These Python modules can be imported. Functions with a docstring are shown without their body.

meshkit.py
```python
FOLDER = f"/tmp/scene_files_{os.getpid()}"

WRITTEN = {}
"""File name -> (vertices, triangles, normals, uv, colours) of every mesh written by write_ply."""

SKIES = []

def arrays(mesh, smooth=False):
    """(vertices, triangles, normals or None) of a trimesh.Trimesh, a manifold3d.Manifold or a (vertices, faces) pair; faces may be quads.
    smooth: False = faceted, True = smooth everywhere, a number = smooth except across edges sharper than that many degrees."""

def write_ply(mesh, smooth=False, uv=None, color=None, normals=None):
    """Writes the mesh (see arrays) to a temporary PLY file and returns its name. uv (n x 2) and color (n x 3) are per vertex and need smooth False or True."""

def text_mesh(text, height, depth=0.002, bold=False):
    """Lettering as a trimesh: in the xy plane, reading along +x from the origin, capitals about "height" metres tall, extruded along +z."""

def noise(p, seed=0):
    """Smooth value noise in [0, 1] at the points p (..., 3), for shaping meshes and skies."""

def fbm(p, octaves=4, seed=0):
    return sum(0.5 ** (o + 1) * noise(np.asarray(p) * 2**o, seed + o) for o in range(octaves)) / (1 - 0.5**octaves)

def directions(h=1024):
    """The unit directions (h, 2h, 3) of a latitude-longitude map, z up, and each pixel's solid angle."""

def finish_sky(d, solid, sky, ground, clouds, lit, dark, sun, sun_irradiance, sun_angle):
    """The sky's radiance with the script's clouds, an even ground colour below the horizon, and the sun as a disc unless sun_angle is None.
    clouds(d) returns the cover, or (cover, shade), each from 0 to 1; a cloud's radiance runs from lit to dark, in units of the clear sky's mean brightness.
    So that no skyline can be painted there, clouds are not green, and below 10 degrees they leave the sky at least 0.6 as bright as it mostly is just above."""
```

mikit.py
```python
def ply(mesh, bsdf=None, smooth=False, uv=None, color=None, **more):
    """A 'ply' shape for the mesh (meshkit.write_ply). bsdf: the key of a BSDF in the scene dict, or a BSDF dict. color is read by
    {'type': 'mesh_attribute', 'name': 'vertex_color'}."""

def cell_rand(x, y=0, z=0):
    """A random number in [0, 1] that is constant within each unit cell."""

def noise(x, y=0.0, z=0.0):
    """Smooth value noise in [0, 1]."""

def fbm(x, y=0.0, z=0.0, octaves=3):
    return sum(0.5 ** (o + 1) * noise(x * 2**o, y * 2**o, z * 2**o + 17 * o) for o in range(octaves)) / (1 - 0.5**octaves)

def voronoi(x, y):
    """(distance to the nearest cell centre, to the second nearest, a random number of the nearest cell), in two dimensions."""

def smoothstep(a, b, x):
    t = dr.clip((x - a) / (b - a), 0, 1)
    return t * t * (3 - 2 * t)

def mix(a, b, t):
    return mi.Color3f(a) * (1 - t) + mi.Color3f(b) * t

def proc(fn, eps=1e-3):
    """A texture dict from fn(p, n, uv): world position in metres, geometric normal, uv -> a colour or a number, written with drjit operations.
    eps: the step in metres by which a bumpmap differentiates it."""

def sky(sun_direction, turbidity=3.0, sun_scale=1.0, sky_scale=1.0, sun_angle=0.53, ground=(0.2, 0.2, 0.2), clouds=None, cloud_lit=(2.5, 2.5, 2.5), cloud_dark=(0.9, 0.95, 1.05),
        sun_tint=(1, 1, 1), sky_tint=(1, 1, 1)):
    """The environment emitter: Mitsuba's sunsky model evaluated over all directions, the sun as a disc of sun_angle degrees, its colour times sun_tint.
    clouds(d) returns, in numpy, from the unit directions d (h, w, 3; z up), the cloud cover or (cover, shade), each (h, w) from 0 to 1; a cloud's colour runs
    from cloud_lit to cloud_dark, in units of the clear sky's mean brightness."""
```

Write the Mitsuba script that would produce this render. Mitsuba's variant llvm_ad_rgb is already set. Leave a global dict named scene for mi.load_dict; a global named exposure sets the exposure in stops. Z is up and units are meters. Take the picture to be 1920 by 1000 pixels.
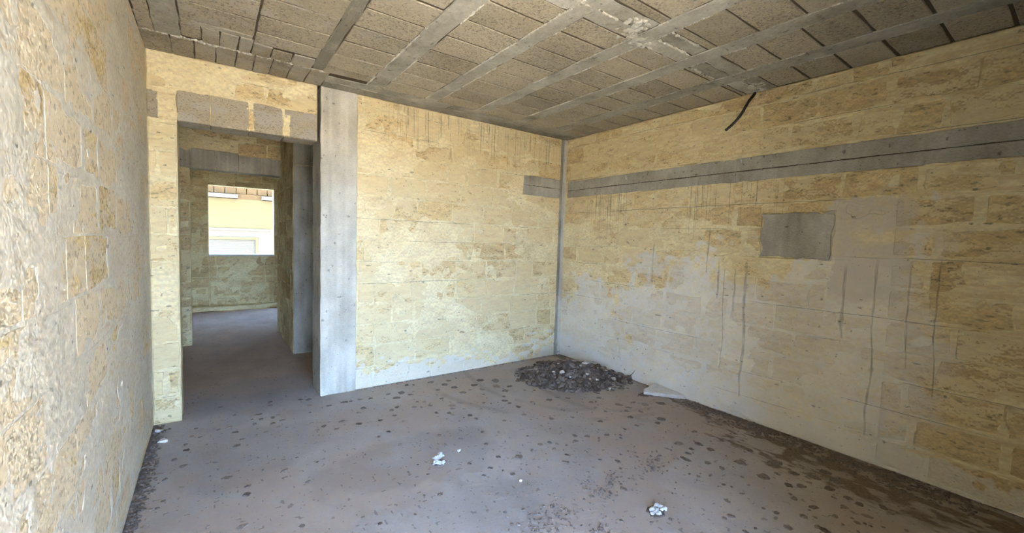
import math, random
import numpy as np, trimesh, drjit as dr, mitsuba as mi, mikit, meshkit
from mikit import ply, proc, noise, fbm, voronoi, cell_rand, smoothstep, mix

T = mi.ScalarTransform4f
scene, labels = {}, {}

# ------------------------------------------------------------------ camera, sky, sun, exposure
EYE = (0.0, 0.0, 1.4898)
FWD = (0.58222, 0.81069, -0.06167)
scene['camera'] = {'type': 'perspective', 'fov': math.degrees(2 * math.atan(960 / 787.04)), 'fov_axis': 'x', 'near_clip': 0.02, 'far_clip': 500.0,
                   'to_world': T().look_at(origin=list(EYE), target=[EYE[i] + FWD[i] for i in range(3)], up=[0.010996, 0.067996, 0.997625])}
scene['sky'] = mikit.sky((-0.02, -0.50, 0.866), turbidity=2.6, sun_scale=0.55, sky_scale=1.25, ground=(0.25, 0.22, 0.17), sky_tint=(0.95, 1.0, 1.09))
exposure = 7.2

# ------------------------------------------------------------------ sizes of the room, in metres (camera foot = origin, y runs into the picture)
H = 2.80                          # ceiling
XL, XR = -0.371, 3.749            # left and right wall
YB, YR = 4.094, -0.06             # back wall (with the doorway) and rear wall (with the opening behind the camera)
Y2, YF = 6.77, 9.75               # second wall of the passage, far wall with the window
CX0, CX1 = -1.30, 3.20            # passage side walls
rng = np.random.default_rng(7)

# ------------------------------------------------------------------ helpers
taken = {}


def key_of(name):
    n = taken.get(name, 0)
    taken[name] = n + 1
    return name if n == 0 else f'{name}_{n:03d}'


def add(name, mesh, bsdf, smooth=False, uv=None, **lab):
    k = key_of(name)
    scene[k] = ply(mesh, bsdf, smooth, uv=uv)
    if lab:
        labels[k] = lab
    return k


def const_uv(mesh, u, v):
    return np.tile([[u, v]], (len(mesh.vertices), 1))


def box(x0, x1, y0, y1, z0, z1):
    m = trimesh.creation.box((x1 - x0, y1 - y0, z1 - z0))
    m.apply_translation(((x0 + x1) / 2, (y0 + y1) / 2, (z0 + z1) / 2))
    return m


def cat(ms):
    return trimesh.util.concatenate(ms)


def rough_rect(a0, a1, b0, b1, step, jit, r=rng):
    """A rectangle's outline, counter-clockwise, with a wandering edge."""
    pts = []
    for (p, q) in (((a0, b0), (a1, b0)), ((a1, b0), (a1, b1)), ((a1, b1), (a0, b1)), ((a0, b1), (a0, b0))):
        n = max(1, int(round(math.hypot(q[0] - p[0], q[1] - p[1]) / step)))
        for i in range(n):
            t = i / n
            pts.append((p[0] + (q[0] - p[0]) * t + r.uniform(-jit, jit), p[1] + (q[1] - p[1]) * t + r.uniform(-jit, jit)))
    return np.array(pts)


def piece(poly, frame, front, back, bevel, tilt=(0, 0), mid=0.0):
    """A block: the outline extruded along the frame's normal, with a bevelled front edge. frame = (origin, a, b, n)."""
    O, A, B, N = (np.asarray(v, float) for v in frame)
    poly = np.asarray(poly, float)
    n = len(poly)
    c = poly.mean(0)
    d = poly - c
    ins = c + d * (1 - bevel / np.maximum(np.abs(d).max(0), 1e-6))
    hh = front + (ins - c) @ np.asarray(tilt)
    def w(q, h):
        return O + q[:, :1] * A + q[:, 1:] * B + np.reshape(h, (-1, 1)) * N
    v = np.vstack([w(c[None], np.array([front + mid])), w(ins, hh), w(poly, hh - bevel * 0.8), w(poly, np.full(n, back))])
    i = np.arange(n)
    j = (i + 1) % n
    f = [np.stack([np.zeros(n, int), 1 + i, 1 + j], 1)]
    for a, b in ((1, 1 + n), (1 + n, 1 + 2 * n)):
        f += [np.stack([a + i, b + i, b + j], 1), np.stack([a + i, b + j, a + j], 1)]
    return trimesh.Trimesh(v, np.vstack(f), process=False)


def grid_mesh(O, A, B, N, s, z, h):
    """A relief over the plane: h[i, j] metres along N at (s[i], z[j])."""
    S, Z = np.meshgrid(s, z, indexing='ij')
    v = O + S[..., None] * A + Z[..., None] * B + h[..., None] * N
    ns, nz = len(s), len(z)
    i, j = np.meshgrid(np.arange(ns - 1), np.arange(nz - 1), indexing='ij')
    q = np.stack([i * nz + j, (i + 1) * nz + j, (i + 1) * nz + j + 1, i * nz + j + 1], -1).reshape(-1, 4)
    return trimesh.Trimesh(v.reshape(-1, 3), np.vstack([q[:, [0, 1, 2]], q[:, [0, 2, 3]]]), process=False)


def n2(S, Z, f, seed, oct=3):
    return meshkit.fbm(np.stack([S * f, Z * f, 0 * S + seed * 3.7], -1), oct, seed)


def sstep(a, b, x):
    t = np.clip((x - a) / (b - a), 0, 1)
    return t * t * (3 - 2 * t)


def masonry(owner, O, A, N, panels, cover, seed, step=0.01, extra=(), film=0.5, tone=0.45, course=0.207, blen=0.405, jw=0.0, relief=1.0):
    """A tuff wall: each block a piece of its own, and one mortar skin that fills the joints and is smeared over the blocks' edges.
    panels: (s0, s1, z0, z1). extra: rectangles kept free of blocks and mortar. cover(s, z): how much of the blocks the mortar hides."""
    r = np.random.default_rng(seed)
    O, A, N = (np.asarray(v, float) for v in (O, A, N))
    B = np.array([0, 0, 1.0])
    if np.dot(np.cross(A, B), N) < 0:
        raise ValueError(owner)
    smin, smax = min(p[0] for p in panels), max(p[1] for p in panels)
    ztop = max(p[3] for p in panels)
    rects = []
    zs = [0.0]
    while zs[-1] < ztop:
        zs.append(zs[-1] + course + r.uniform(-0.006, 0.006))
    for k in range(len(zs) - 1):
        s = smin - r.uniform(0.02, 0.2) - (0.2 if k % 2 else 0.0)
        while s < smax:
            L = blen * r.choice([1.0, 1.0, 1.03, 0.97, 0.6]) + r.uniform(-0.02, 0.02)
            rects.append((s, s + L, zs[k], zs[k + 1]))
            s += L
    cut = []
    for (a0, a1, b0, b1) in rects:
        for (p0, p1, q0, q1) in panels:
            c = [max(a0, p0), min(a1, p1), max(b0, q0), min(b1, q1)]
            if c[1] - c[0] < 0.05 or c[3] - c[2] < 0.05:
                continue
            for (e0, e1, g0, g1) in extra:
                if c[0] < e1 and c[1] > e0 and c[2] < g1 and c[3] > g0:
                    ways = [(e0 - c[0], 1, e0), (c[1] - e1, 0, e1), (g0 - c[2], 3, g0), (c[3] - g1, 2, g1)]
                    span = (c[1] - c[0], c[1] - c[0], c[3] - c[2], c[3] - c[2])
                    best = max(range(4), key=lambda i: ways[i][0] / span[i])
                    c[ways[best][1]] = ways[best][2]
            if c[1] - c[0] > 0.05 and c[3] - c[2] > 0.045:
                cut.append(c)
    skins = []
    keep = np.zeros(len(cut))
    for (p0, p1, q0, q1) in panels:
        s = np.linspace(p0, p1, max(2, int((p1 - p0) / step)))
        z = np.linspace(q0, q1, max(2, int((q1 - q0) / step)))
        S, Z = np.meshgrid(s, z, indexing='ij')
        d = np.full(S.shape, -0.02)
        for (a0, a1, b0, b1) in cut:
            i0, i1 = np.searchsorted(s, (a0, a1))
            j0, j1 = np.searchsorted(z, (b0, b1))
            if i1 > i0 and j1 > j0:
                ss, zz = S[i0:i1, j0:j1], Z[i0:i1, j0:j1]
                d[i0:i1, j0:j1] = np.maximum(d[i0:i1, j0:j1], np.minimum.reduce([ss - a0, a1 - ss, zz - b0, b1 - zz]))
        e = (n2(S, Z, 7, seed, 4) - 0.5) * 0.075
        m = sstep(-0.003, 0.010 + 0.02 * (1 - relief), d + e - 0.012 - jw)
        q = n2(S, Z * 1.7, 2.6, seed + 11, 4) * 0.8 + n2(S, Z, 14, seed + 23, 3) * 0.2
        m *= sstep(-0.012, 0.012, q - (0.25 + 0.5 * cover(S, Z)))
        lump = (n2(S, Z, 18, seed + 5, 4) - 0.5) * 0.006 * min(1.0, relief * 1.6) + (n2(S, Z * 2.2, 3.5, seed + 8, 2) - 0.5) * 0.006
        joint = np.clip(-d * 0.3, 0, 0.006)
        h = (1 - m) * (0.0004 + 0.0041 * relief + lump - joint * 0.6) - m * (0.0028 + 0.0072 * relief)
        for (e0, e1, g0, g1) in extra:
            dd = np.minimum.reduce([S - e0, e1 - S, Z - g0, g1 - Z]) + (n2(S, Z, 11, seed + 31, 4) - 0.5) * 0.055
            h = np.where(dd > -0.02, h + (-0.02 - h) * sstep(-0.004, 0.004, dd), h)
        h[0], h[-1], h[:, 0], h[:, -1] = -0.004, -0.004, -0.004, -0.004
        skins.append(grid_mesh(O, A, B, N, s, z, h))
        for i, (a0, a1, b0, b1) in enumerate(cut):
            i0, i1 = np.searchsorted(s, (a0, a1))
            j0, j1 = np.searchsorted(z, (b0, b1))
            if i1 > i0 and j1 > j0:
                keep[i] = max(keep[i], (h[i0:i1, j0:j1] < 0.0).mean())
    skin = cat(skins)
    for i, (a0, a1, b0, b1) in enumerate(cut):
        if keep[i] < 0.06:
            continue
        poly = rough_rect(a0 + 0.004, a1 - 0.004, b0 + 0.004, b1 - 0.004, 0.14, 0.003, r)
        raw = 1.0 if owner == 'wall_right' and (a0 > 3.2 or (0.5 * (a0 + a1) > 2.3 and b0 > 1.6)) else 0.0      # bare stone high up; shade of the right end painted in as darker stone
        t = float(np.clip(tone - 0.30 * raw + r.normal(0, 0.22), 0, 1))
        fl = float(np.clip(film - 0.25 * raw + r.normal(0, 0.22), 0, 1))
        m = piece(poly, (O, A, B, N), r.uniform(0.0, 0.003) if relief > .5 else r.uniform(.0005, .0015), -0.035, 0.005 if relief > .5 else 0.002, (r.uniform(-.006, .006) * relief, r.uniform(-.012, .012) * relief))
        k = key_of(owner + '__block')
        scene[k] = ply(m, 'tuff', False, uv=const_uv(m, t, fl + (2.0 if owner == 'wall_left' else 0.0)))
    return skin


def concrete_bits(poly, frame, front, back, bevel=0.003, tone=0.5, patch=0.3, name='', bsdf='concrete', tilt=(0, 0)):
    m = piece(poly, frame, front, back, bevel, tilt)
    k = key_of(name)
    scene[k] = ply(m, bsdf, False, uv=const_uv(m, tone, patch))
    return k


# ------------------------------------------------------------------ materials
CREAM, OCHRE, OCHRE_D = (0.75, 0.67, 0.42), (0.66, 0.54, 0.30), (0.49, 0.37, 0.195)
LIME = (0.64, 0.61, 0.53)
LONG_DRIPS = [(1.745, 1.42, 0.19), (1.93, 1.35, 0.39), (1.835, 1.35, 0.92), (1.985, 1.40, 1.02), (0.875, 1.46, 0.19), (0.565, 1.50, 0.57), (2.69, 1.55, 1.10), (1.05, 1.42, 0.85), (0.70, 1.45, 0.72), (2.10, 1.7, 1.25)]


def drips(p):
    """Dark run-off streaks below the ceiling (back wall) and below the concrete band (right wall)."""
    back = p.y > YB - 0.06
    s = dr.select(back, p.x, p.y) + 0.008 * noise(p.z * 4.0, p.x * 3.0, p.y * 3.0)
    out = mi.Float(0)
    for f, o in ((62.0, 0.0), (27.0, 50.0)):
        c = dr.floor(s * f)
        k = dr.select(back, 0.0, 9.0)
        r1, r2, r3 = cell_rand(c + o, k, 1), cell_rand(c + o, k, 2), cell_rand(c + o, k, 3)
        group = noise(s * 2.7, k + o)
        ztop = dr.select(back, 2.78, 2.06)
        length = (0.06 + 0.55 * r2 * r2) * dr.select(back, 1.0, 1.25)
        on = dr.select(r1 < dr.select(back, 0.85, 0.45) * smoothstep(0.30, 0.65, group), 0.35 + 0.65 * cell_rand(c + o, k, 4), 0.0)
        area = dr.select(back, smoothstep(1.3, 1.5, p.x), smoothstep(1.35, 1.7, p.y) * (1 - smoothstep(3.5, 3.8, p.y)))
        wide = (0.10 + 0.25 * cell_rand(c + o, k, 5)) * (1.1 - 0.6 * dr.clip((ztop - p.z) / length, 0, 1))
        line = 1 - smoothstep(wide * 0.3, wide, dr.abs(s * f - c - 0.3 - 0.4 * r3))
        z = ztop - p.z
        run = smoothstep(-0.01, 0.01, z) * (1 - smoothstep(length * 0.8, length, z))
        out = dr.maximum(out, on * line * run * area * (0.25 + 0.75 * noise(p.z * 26, s * 60)))
    sy = p.y + 0.025 * (noise(p.z * 3.0, 3.0) - 0.5) + 0.006 * (noise(p.z * 21.0, 5.0) - 0.5)
    for (y, z1, z0) in LONG_DRIPS:
        w = (0.004 + 0.012 * ((y * 7.3) % 1.0)) * (0.6 + 0.8 * noise(p.z * 9.0, y * 31))
        out = dr.maximum(out, dr.select(back, 0.0, 1.0) * (1 - smoothstep(w * 0.5, w, dr.abs(sy - y))) * smoothstep(z0 - .01, z0 + .01, p.z) * (1 - smoothstep(z1 - .1, z1, p.z)) * (0.15 + 0.55 * noise(p.z * 17, y * 5, sy * 90)))
    return out * dr.select((p.y < YB + 0.05) & (p.x > 1.0), 1.0, 0.0)


def lime_mask(p):
    """Splashed lime mortar along the foot of the walls, with a ragged outline."""
    q = fbm(p.x * 2.3, p.y * 2.3, p.z * 2.3, 4) + 0.35 * (noise(p.x * 21, p.y * 21, p.z * 21) - 0.5)
    return smoothstep(0.0, 0.09, -0.02 + 1.25 * (q - 0.30) - p.z) * dr.select((p.y < YB + 0.05) & (p.x > 1.0), 1.0, 0.0)


def plaster_mask(p):
    """The grey plastered field of the right wall, nearer the camera, with its ragged edge."""
    e = 0.09 * (fbm(p.y * 5, p.z * 5, 3.0, 4) - 0.5) + 0.03 * (noise(p.z * 37, p.y * 37) - 0.5)
    a = smoothstep(-0.006, 0.006, 1.15 + e * 1.2 - p.y) * smoothstep(-0.03, 0.03, p.y - 0.74 - 1.5 * e) * smoothstep(-0.006, 0.006, 1.86 + e - p.z) * smoothstep(-0.05, 0.05, p.z - 1.12 - 2.0 * e)
    patchy = smoothstep(0.30, 0.62, fbm(p.y * 3.1, p.z * 4.1, 8.0, 4))
    return a * patchy * dr.select(p.x > XR - 0.06, 1.0, 0.0) * dr.select(p.y < YB, 1.0, 0.0)


def wash_light_mask(p):
    """Patchy grey wash with cool skylight painted in, over the lower right wall."""
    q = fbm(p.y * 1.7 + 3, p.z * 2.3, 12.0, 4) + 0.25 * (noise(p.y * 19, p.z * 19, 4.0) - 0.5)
    low = smoothstep(-0.05, 0.12, 0.58 + 0.72 * smoothstep(3.4, 2.0, p.y) + 1.5 * (q - 0.36) - p.z) * smoothstep(0.55, 0.85, p.y + 0.5 * (q - 0.4))  # cool skylight put into the colour, stronger towards the foot
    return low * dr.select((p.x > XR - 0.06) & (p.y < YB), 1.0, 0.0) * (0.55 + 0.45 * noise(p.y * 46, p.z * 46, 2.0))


def specks(p):
    a = fbm(p.x * 26, p.y * 26, p.z * 34, 4)
    b = fbm(p.x * 80 + 5, p.y * 80, p.z * 80, 2)
    where = smoothstep(0.42, 0.62, fbm(p.x * 2.4, p.y * 2.4, p.z * 3.6, 3))
    return dr.maximum(smoothstep(0.71, 0.78, a), smoothstep(0.74, 0.86, b) * (0.25 + 0.6 * where))


def mortar_color(p, n, uv):
    g = fbm(p.x * 6, p.y * 6, p.z * 6, 3)
    fine = noise(p.x * 85, p.y * 85, p.z * 85)
    c = mix((0.63, 0.53, 0.305), (0.79, 0.715, 0.455), dr.clip(g * 1.7 - 0.4 + 0.45 * (fine - 0.5), 0, 1))
    c = mix(c, mix((0.56, 0.535, 0.46), (0.70, 0.67, 0.59), g), uv.x)
    grain = fbm(p.x * 58, p.y * 58, p.z * 58, 2)
    c = c * (0.80 + 0.40 * grain)
    streak = smoothstep(0.44, 0.60, fbm(p.x * 6, p.y * 6, p.z * 33, 4))
    bare = dr.select((p.x > XR - 0.06) & (p.y < YB), 1.0, 0.0) * smoothstep(-0.04, 0.04, dr.maximum(p.z - 1.72 - 0.5 * (g - 0.5), 0.78 - p.y + 0.5 * (g - 0.5)))  # bare stone high up; brown at the right end paints its shade
    c = mix(c, mix((0.46, 0.34, 0.165), (0.60, 0.46, 0.24), g), bare * (0.10 + 0.45 * streak))
    rub = smoothstep(0.50, 0.70, fbm(p.x * 21, p.y * 21, p.z * 42, 4)) * smoothstep(0.35, 0.65, fbm(p.x * 1.9 + 4, p.y * 1.9, p.z * 2.9, 3))
    c = mix(c, (0.50, 0.385, 0.22), 0.38 * rub)
    c = mix(c, mix(LIME, (0.70, 0.67, 0.585), fine), 0.85 * lime_mask(p))
    c = mix(c, mix((0.65, 0.64, 0.605), (0.77, 0.76, 0.73), g), 0.9 * wash_light_mask(p))
    c = mix(c, mix((0.60, 0.565, 0.50), (0.50, 0.465, 0.40), g), 0.75 * plaster_mask(p))
    # open hairline cracks along some of the courses
    zz = p.z + 0.022 * (fbm(p.x * 3.3, p.y * 3.3, p.z * 2.0, 4) - 0.5)
    crack = 1 - smoothstep(0.0012, 0.0032, dr.abs(zz / 0.207 - dr.round(zz / 0.207)) * 0.207)
    c = c * (1 - 0.5 * crack * dr.select(p.x > XL + 0.06, 1.0, 0.25) * smoothstep(0.53, 0.62, fbm(p.x * 1.6 + 7, p.y * 1.6, p.z * 6.0, 3)))
    c = c * (1 - 0.55 * specks(p))
    return c * (1 - 0.74 * drips(p))


def tuff_color(p, n, uv):
    g = fbm(p.x * 16, p.y * 16, p.z * 30, 3)
    fine = noise(p.x * 95, p.y * 95, p.z * 95)
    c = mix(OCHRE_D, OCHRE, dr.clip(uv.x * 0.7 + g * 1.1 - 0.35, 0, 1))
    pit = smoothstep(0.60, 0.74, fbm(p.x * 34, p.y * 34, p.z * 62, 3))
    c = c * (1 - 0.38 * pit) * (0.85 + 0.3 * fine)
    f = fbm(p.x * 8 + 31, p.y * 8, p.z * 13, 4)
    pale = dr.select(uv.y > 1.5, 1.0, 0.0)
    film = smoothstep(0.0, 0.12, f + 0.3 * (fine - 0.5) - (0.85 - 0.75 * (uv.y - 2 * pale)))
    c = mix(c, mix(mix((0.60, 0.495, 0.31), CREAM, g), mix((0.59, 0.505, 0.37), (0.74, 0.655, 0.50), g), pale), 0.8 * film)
    c = c * (1 - 0.30 * pale * smoothstep(0.55, 0.7, fbm(p.x * 50, p.y * 50, p.z * 50, 3)))
    c = mix(c, mix(LIME, (0.70, 0.67, 0.585), fine), 0.7 * lime_mask(p))
    c = mix(c, mix((0.62, 0.605, 0.565), (0.74, 0.73, 0.695), g), 0.8 * wash_light_mask(p))
    c = mix(c, mix((0.60, 0.565, 0.50), (0.50, 0.465, 0.40), g), 0.7 * plaster_mask(p))
    c = c * (1 - (0.5 - 0.2 * pale) * specks(p))
    return c * (1 - 0.70 * drips(p))


def rough_height(p, n, uv):
    return 0.5 * fbm(p.x * 38, p.y * 38, p.z * 52, 3) + 0.3 * noise(p.x * 130, p.y * 130, p.z * 130) - 0.6 * smoothstep(0.58, 0.74, fbm(p.x * 34, p.y * 34, p.z * 62, 3))


def trowel_height(p, n, uv):
    return 0.6 * fbm(p.x * 24, p.y * 24, p.z * 55, 3) + 0.25 * noise(p.x * 120, p.y * 120, p.z * 120)


def concrete_color(p, n, uv):
    g = fbm(p.x * 5, p.y * 5, p.z * 3, 4)
    fine = noise(p.x * 110, p.y * 110, p.z * 110)
    board = noise(p.x * 42, p.y * 42, p.z * 1.6)
    c = mix((0.205, 0.195, 0.155), (0.61, 0.60, 0.535), dr.clip(uv.x + 0.9 * (g - 0.5) + 0.25 * (board - 0.5) + 0.2 * (fine - 0.5), 0, 1))
    hole = smoothstep(0.72, 0.80, fbm(p.x * 40, p.y * 40, p.z * 24, 3)) * 0.45
    return c * (1 - hole)


def concrete_height(p, n, uv):
    return 0.5 * fbm(p.x * 30, p.y * 30, p.z * 14, 3) - 0.4 * smoothstep(0.70, 0.82, fbm(p.x * 40, p.y * 40, p.z * 24, 3)) + 0.15 * noise(p.x * 140, p.y * 140, p.z * 140)


def pumice_color(p, n, uv):
    g = fbm(p.x * 4, p.y * 4, p.z * 4, 3)
    grain = noise(p.x * 120, p.y * 120, p.z * 120)
    c = mix((0.235, 0.21, 0.155), (0.43, 0.385, 0.295), dr.clip(uv.x + 0.7 * (g - 0.5) + 0.7 * (grain - 0.5), 0, 1))
    c = mix(c, (0.40, 0.39, 0.35), uv.y * smoothstep(0.5, 0.62, fbm(p.x * 7 + 3, p.y * 9, p.z * 9, 3)))
    hole = smoothstep(0.62, 0.76, fbm(p.x * 95, p.y * 95, p.z * 95, 2))
    return c * (1 - 0.36 * hole)


def pumice_height(p, n, uv):
    return 0.5 * noise(p.x * 120, p.y * 120, p.z * 120) - 0.6 * smoothstep(0.66, 0.82, noise(p.x * 78, p.y * 78, p.z * 78))


def floor_color(p, n, uv):
    g = fbm(p.x * 1.3, p.y * 1.3, 2.0, 4)
    h = fbm(p.x * 7, p.y * 5, 5.0, 3)
    fine = noise(p.x * 120, p.y * 120, 1.0)
    c = mix((0.31, 0.285, 0.265), (0.45, 0.42, 0.395), dr.clip(1.5 * g - 0.3 + 0.5 * (h - 0.5) + 0.25 * (fine - 0.5), 0, 1))
    red = smoothstep(0.48, 0.62, fbm(p.x * 2.1 + 9, p.y * 2.1, 3.0, 4))
    warm_cast = smoothstep(4.0, 5.2, p.y + 1.2 * (fbm(p.x * 1.7, p.y * 1.7, 11.0, 3) - 0.5))
    c = mix(c, (0.40, 0.325, 0.27), 0.55 * red)
    c = mix(c, mix((0.40, 0.28, 0.185), (0.54, 0.39, 0.265), h), 0.85 * warm_cast)  # warm light of the passage painted into the floor colour
    # damp, worn fields with an outline, and old swept arcs
    for (x, y, rx, ry, k) in ((1.05, 2.60, 0.60, 0.40, 0.87), (0.25, 3.3, 0.55, 0.5, 0.90), (0.95, 1.95, 0.5, 0.35, 0.90)):
        d = dr.sqrt(dr.square((p.x - x) / rx) + dr.square((p.y - y) / ry)) + 1.3 * (fbm(p.x * 3.1, p.y * 3.1, 7.0, 4) - 0.5)
        c = c * dr.lerp(mi.Float(k), mi.Float(1), smoothstep(0.88, 1.12, d))
    for (x, y, r0) in ((3.6, 3.6, 1.38), (3.5, 3.9, 1.75), (3.9, 2.9, 1.20)):
        d = dr.sqrt(dr.square(p.x - x) + dr.square(p.y - y))
        arc = 1 - smoothstep(0.015, 0.05, dr.abs(d - r0 + 0.12 * (noise(p.x * 4, p.y * 4, 1.5) - 0.5)))
        c = c * (1 - 0.15 * arc * smoothstep(0.45, 0.6, fbm(p.x * 3, p.y * 3, 4.0, 3)))
    # trodden dirt along the right wall, granular
    e = 0.9 * (fbm(p.x * 3.5, p.y * 2.2, 6.0, 4) - 0.5) + 0.25 * (noise(p.x * 40, p.y * 22, 2.0) - 0.5)
    wid = 0.05 + 0.42 * smoothstep(2.5, 1.2, p.y)
    dirt = smoothstep(-0.05, 0.07, wid + e * 0.8 - (XR - p.x)) * (0.30 + 0.70 * smoothstep(0.36, 0.56, fbm(p.x * 17, p.y * 10, 14.0, 4))) * dr.select(p.y < YB, 1.0, 0.0)
    c = mix(c, mix((0.105, 0.075, 0.05), (0.20, 0.15, 0.11), fine), 0.85 * dirt)
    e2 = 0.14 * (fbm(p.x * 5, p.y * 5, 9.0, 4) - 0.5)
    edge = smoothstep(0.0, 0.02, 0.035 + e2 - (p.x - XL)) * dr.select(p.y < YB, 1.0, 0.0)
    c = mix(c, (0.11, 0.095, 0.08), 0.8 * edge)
    grit = smoothstep(0.86, 0.93, noise(p.x * 55, p.y * 55, 3.0))
    return c * (1 - 0.35 * grit)


def floor_height(p, n, uv):
    return 0.5 * fbm(p.x * 22, p.y * 22, 3.0, 4) + 0.3 * noise(p.x * 130, p.y * 130, 1.0)


def dung_color(p, n, uv):
    return mix((0.095, 0.078, 0.068), (0.30, 0.255, 0.225), dr.clip(uv.x + 0.9 * (noise(p.x * 140, p.y * 140, p.z * 140) - 0.5), 0, 1))


def bumped(color, height=None, scale=0.003, eps=2e-3):
    base = {'type': 'diffuse', 'reflectance': proc(color) if callable(color) else {'type': 'rgb', 'value': list(color)}}
    if height is None:
        return {'type': 'twosided', 'bsdf': base}
    return {'type': 'twosided', 'bsdf': {'type': 'bumpmap', 'height': proc(height, eps), 'scale': scale, 'bsdf': base}}


scene['mortar'] = bumped(mortar_color, trowel_height, 0.009)
scene['tuff'] = bumped(tuff_color, rough_height, 0.010)
scene['concrete'] = bumped(concrete_color, concrete_height, 0.004)
scene['pumice'] = bumped(pumice_color, pumice_height, 0.005)
scene['dust_floor'] = bumped(floor_color, floor_height, 0.005)
scene['dung'] = bumped(dung_color)
scene['joint_shade'] = bumped((0.085, 0.07, 0.052))  # dark colour standing in for shade deep in the joints
scene['paint_white'] = bumped((0.19, 0.185, 0.17))
scene['paint_yellow'] = bumped(lambda p, n, uv: mix((0.165, 0.142, 0.082), (0.185, 0.162, 0.097), fbm(p.x * 1.5, p.y, p.z * 1.5, 3)))
scene['terracotta'] = bumped(lambda p, n, uv: mix((0.12, 0.08, 0.045), (0.16, 0.115, 0.07), fbm(p.x * 9, p.y * 9, p.z * 9, 3)))
scene['shutter_grey'] = bumped((0.15, 0.15, 0.14))
scene['earth'] = bumped(lambda p, n, uv: mix((0.40, 0.34, 0.25), (0.52, 0.46, 0.36), fbm(p.x * 0.8, p.y * 0.8, 1.0, 3)))
scene['black_plastic'] = {'type': 'roughplastic', 'diffuse_reflectance': {'type': 'rgb', 'value': [0.012, 0.010, 0.012]}, 'alpha': 0.25}
scene['rust'] = bumped((0.16, 0.11, 0.08))
scene['galvanised'] = {'type': 'roughconductor', 'material': 'Al', 'alpha': 0.3}
scene['chalk'] = bumped(lambda p, n, uv: mix((0.50, 0.48, 0.45), (0.72, 0.71, 0.70), fbm(p.x * 60, p.y * 60, p.z * 60, 3)))
scene['paper'] = bumped((0.58, 0.61, 0.65))
scene['bark'] = bumped((0.12, 0.075, 0.05))

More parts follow.
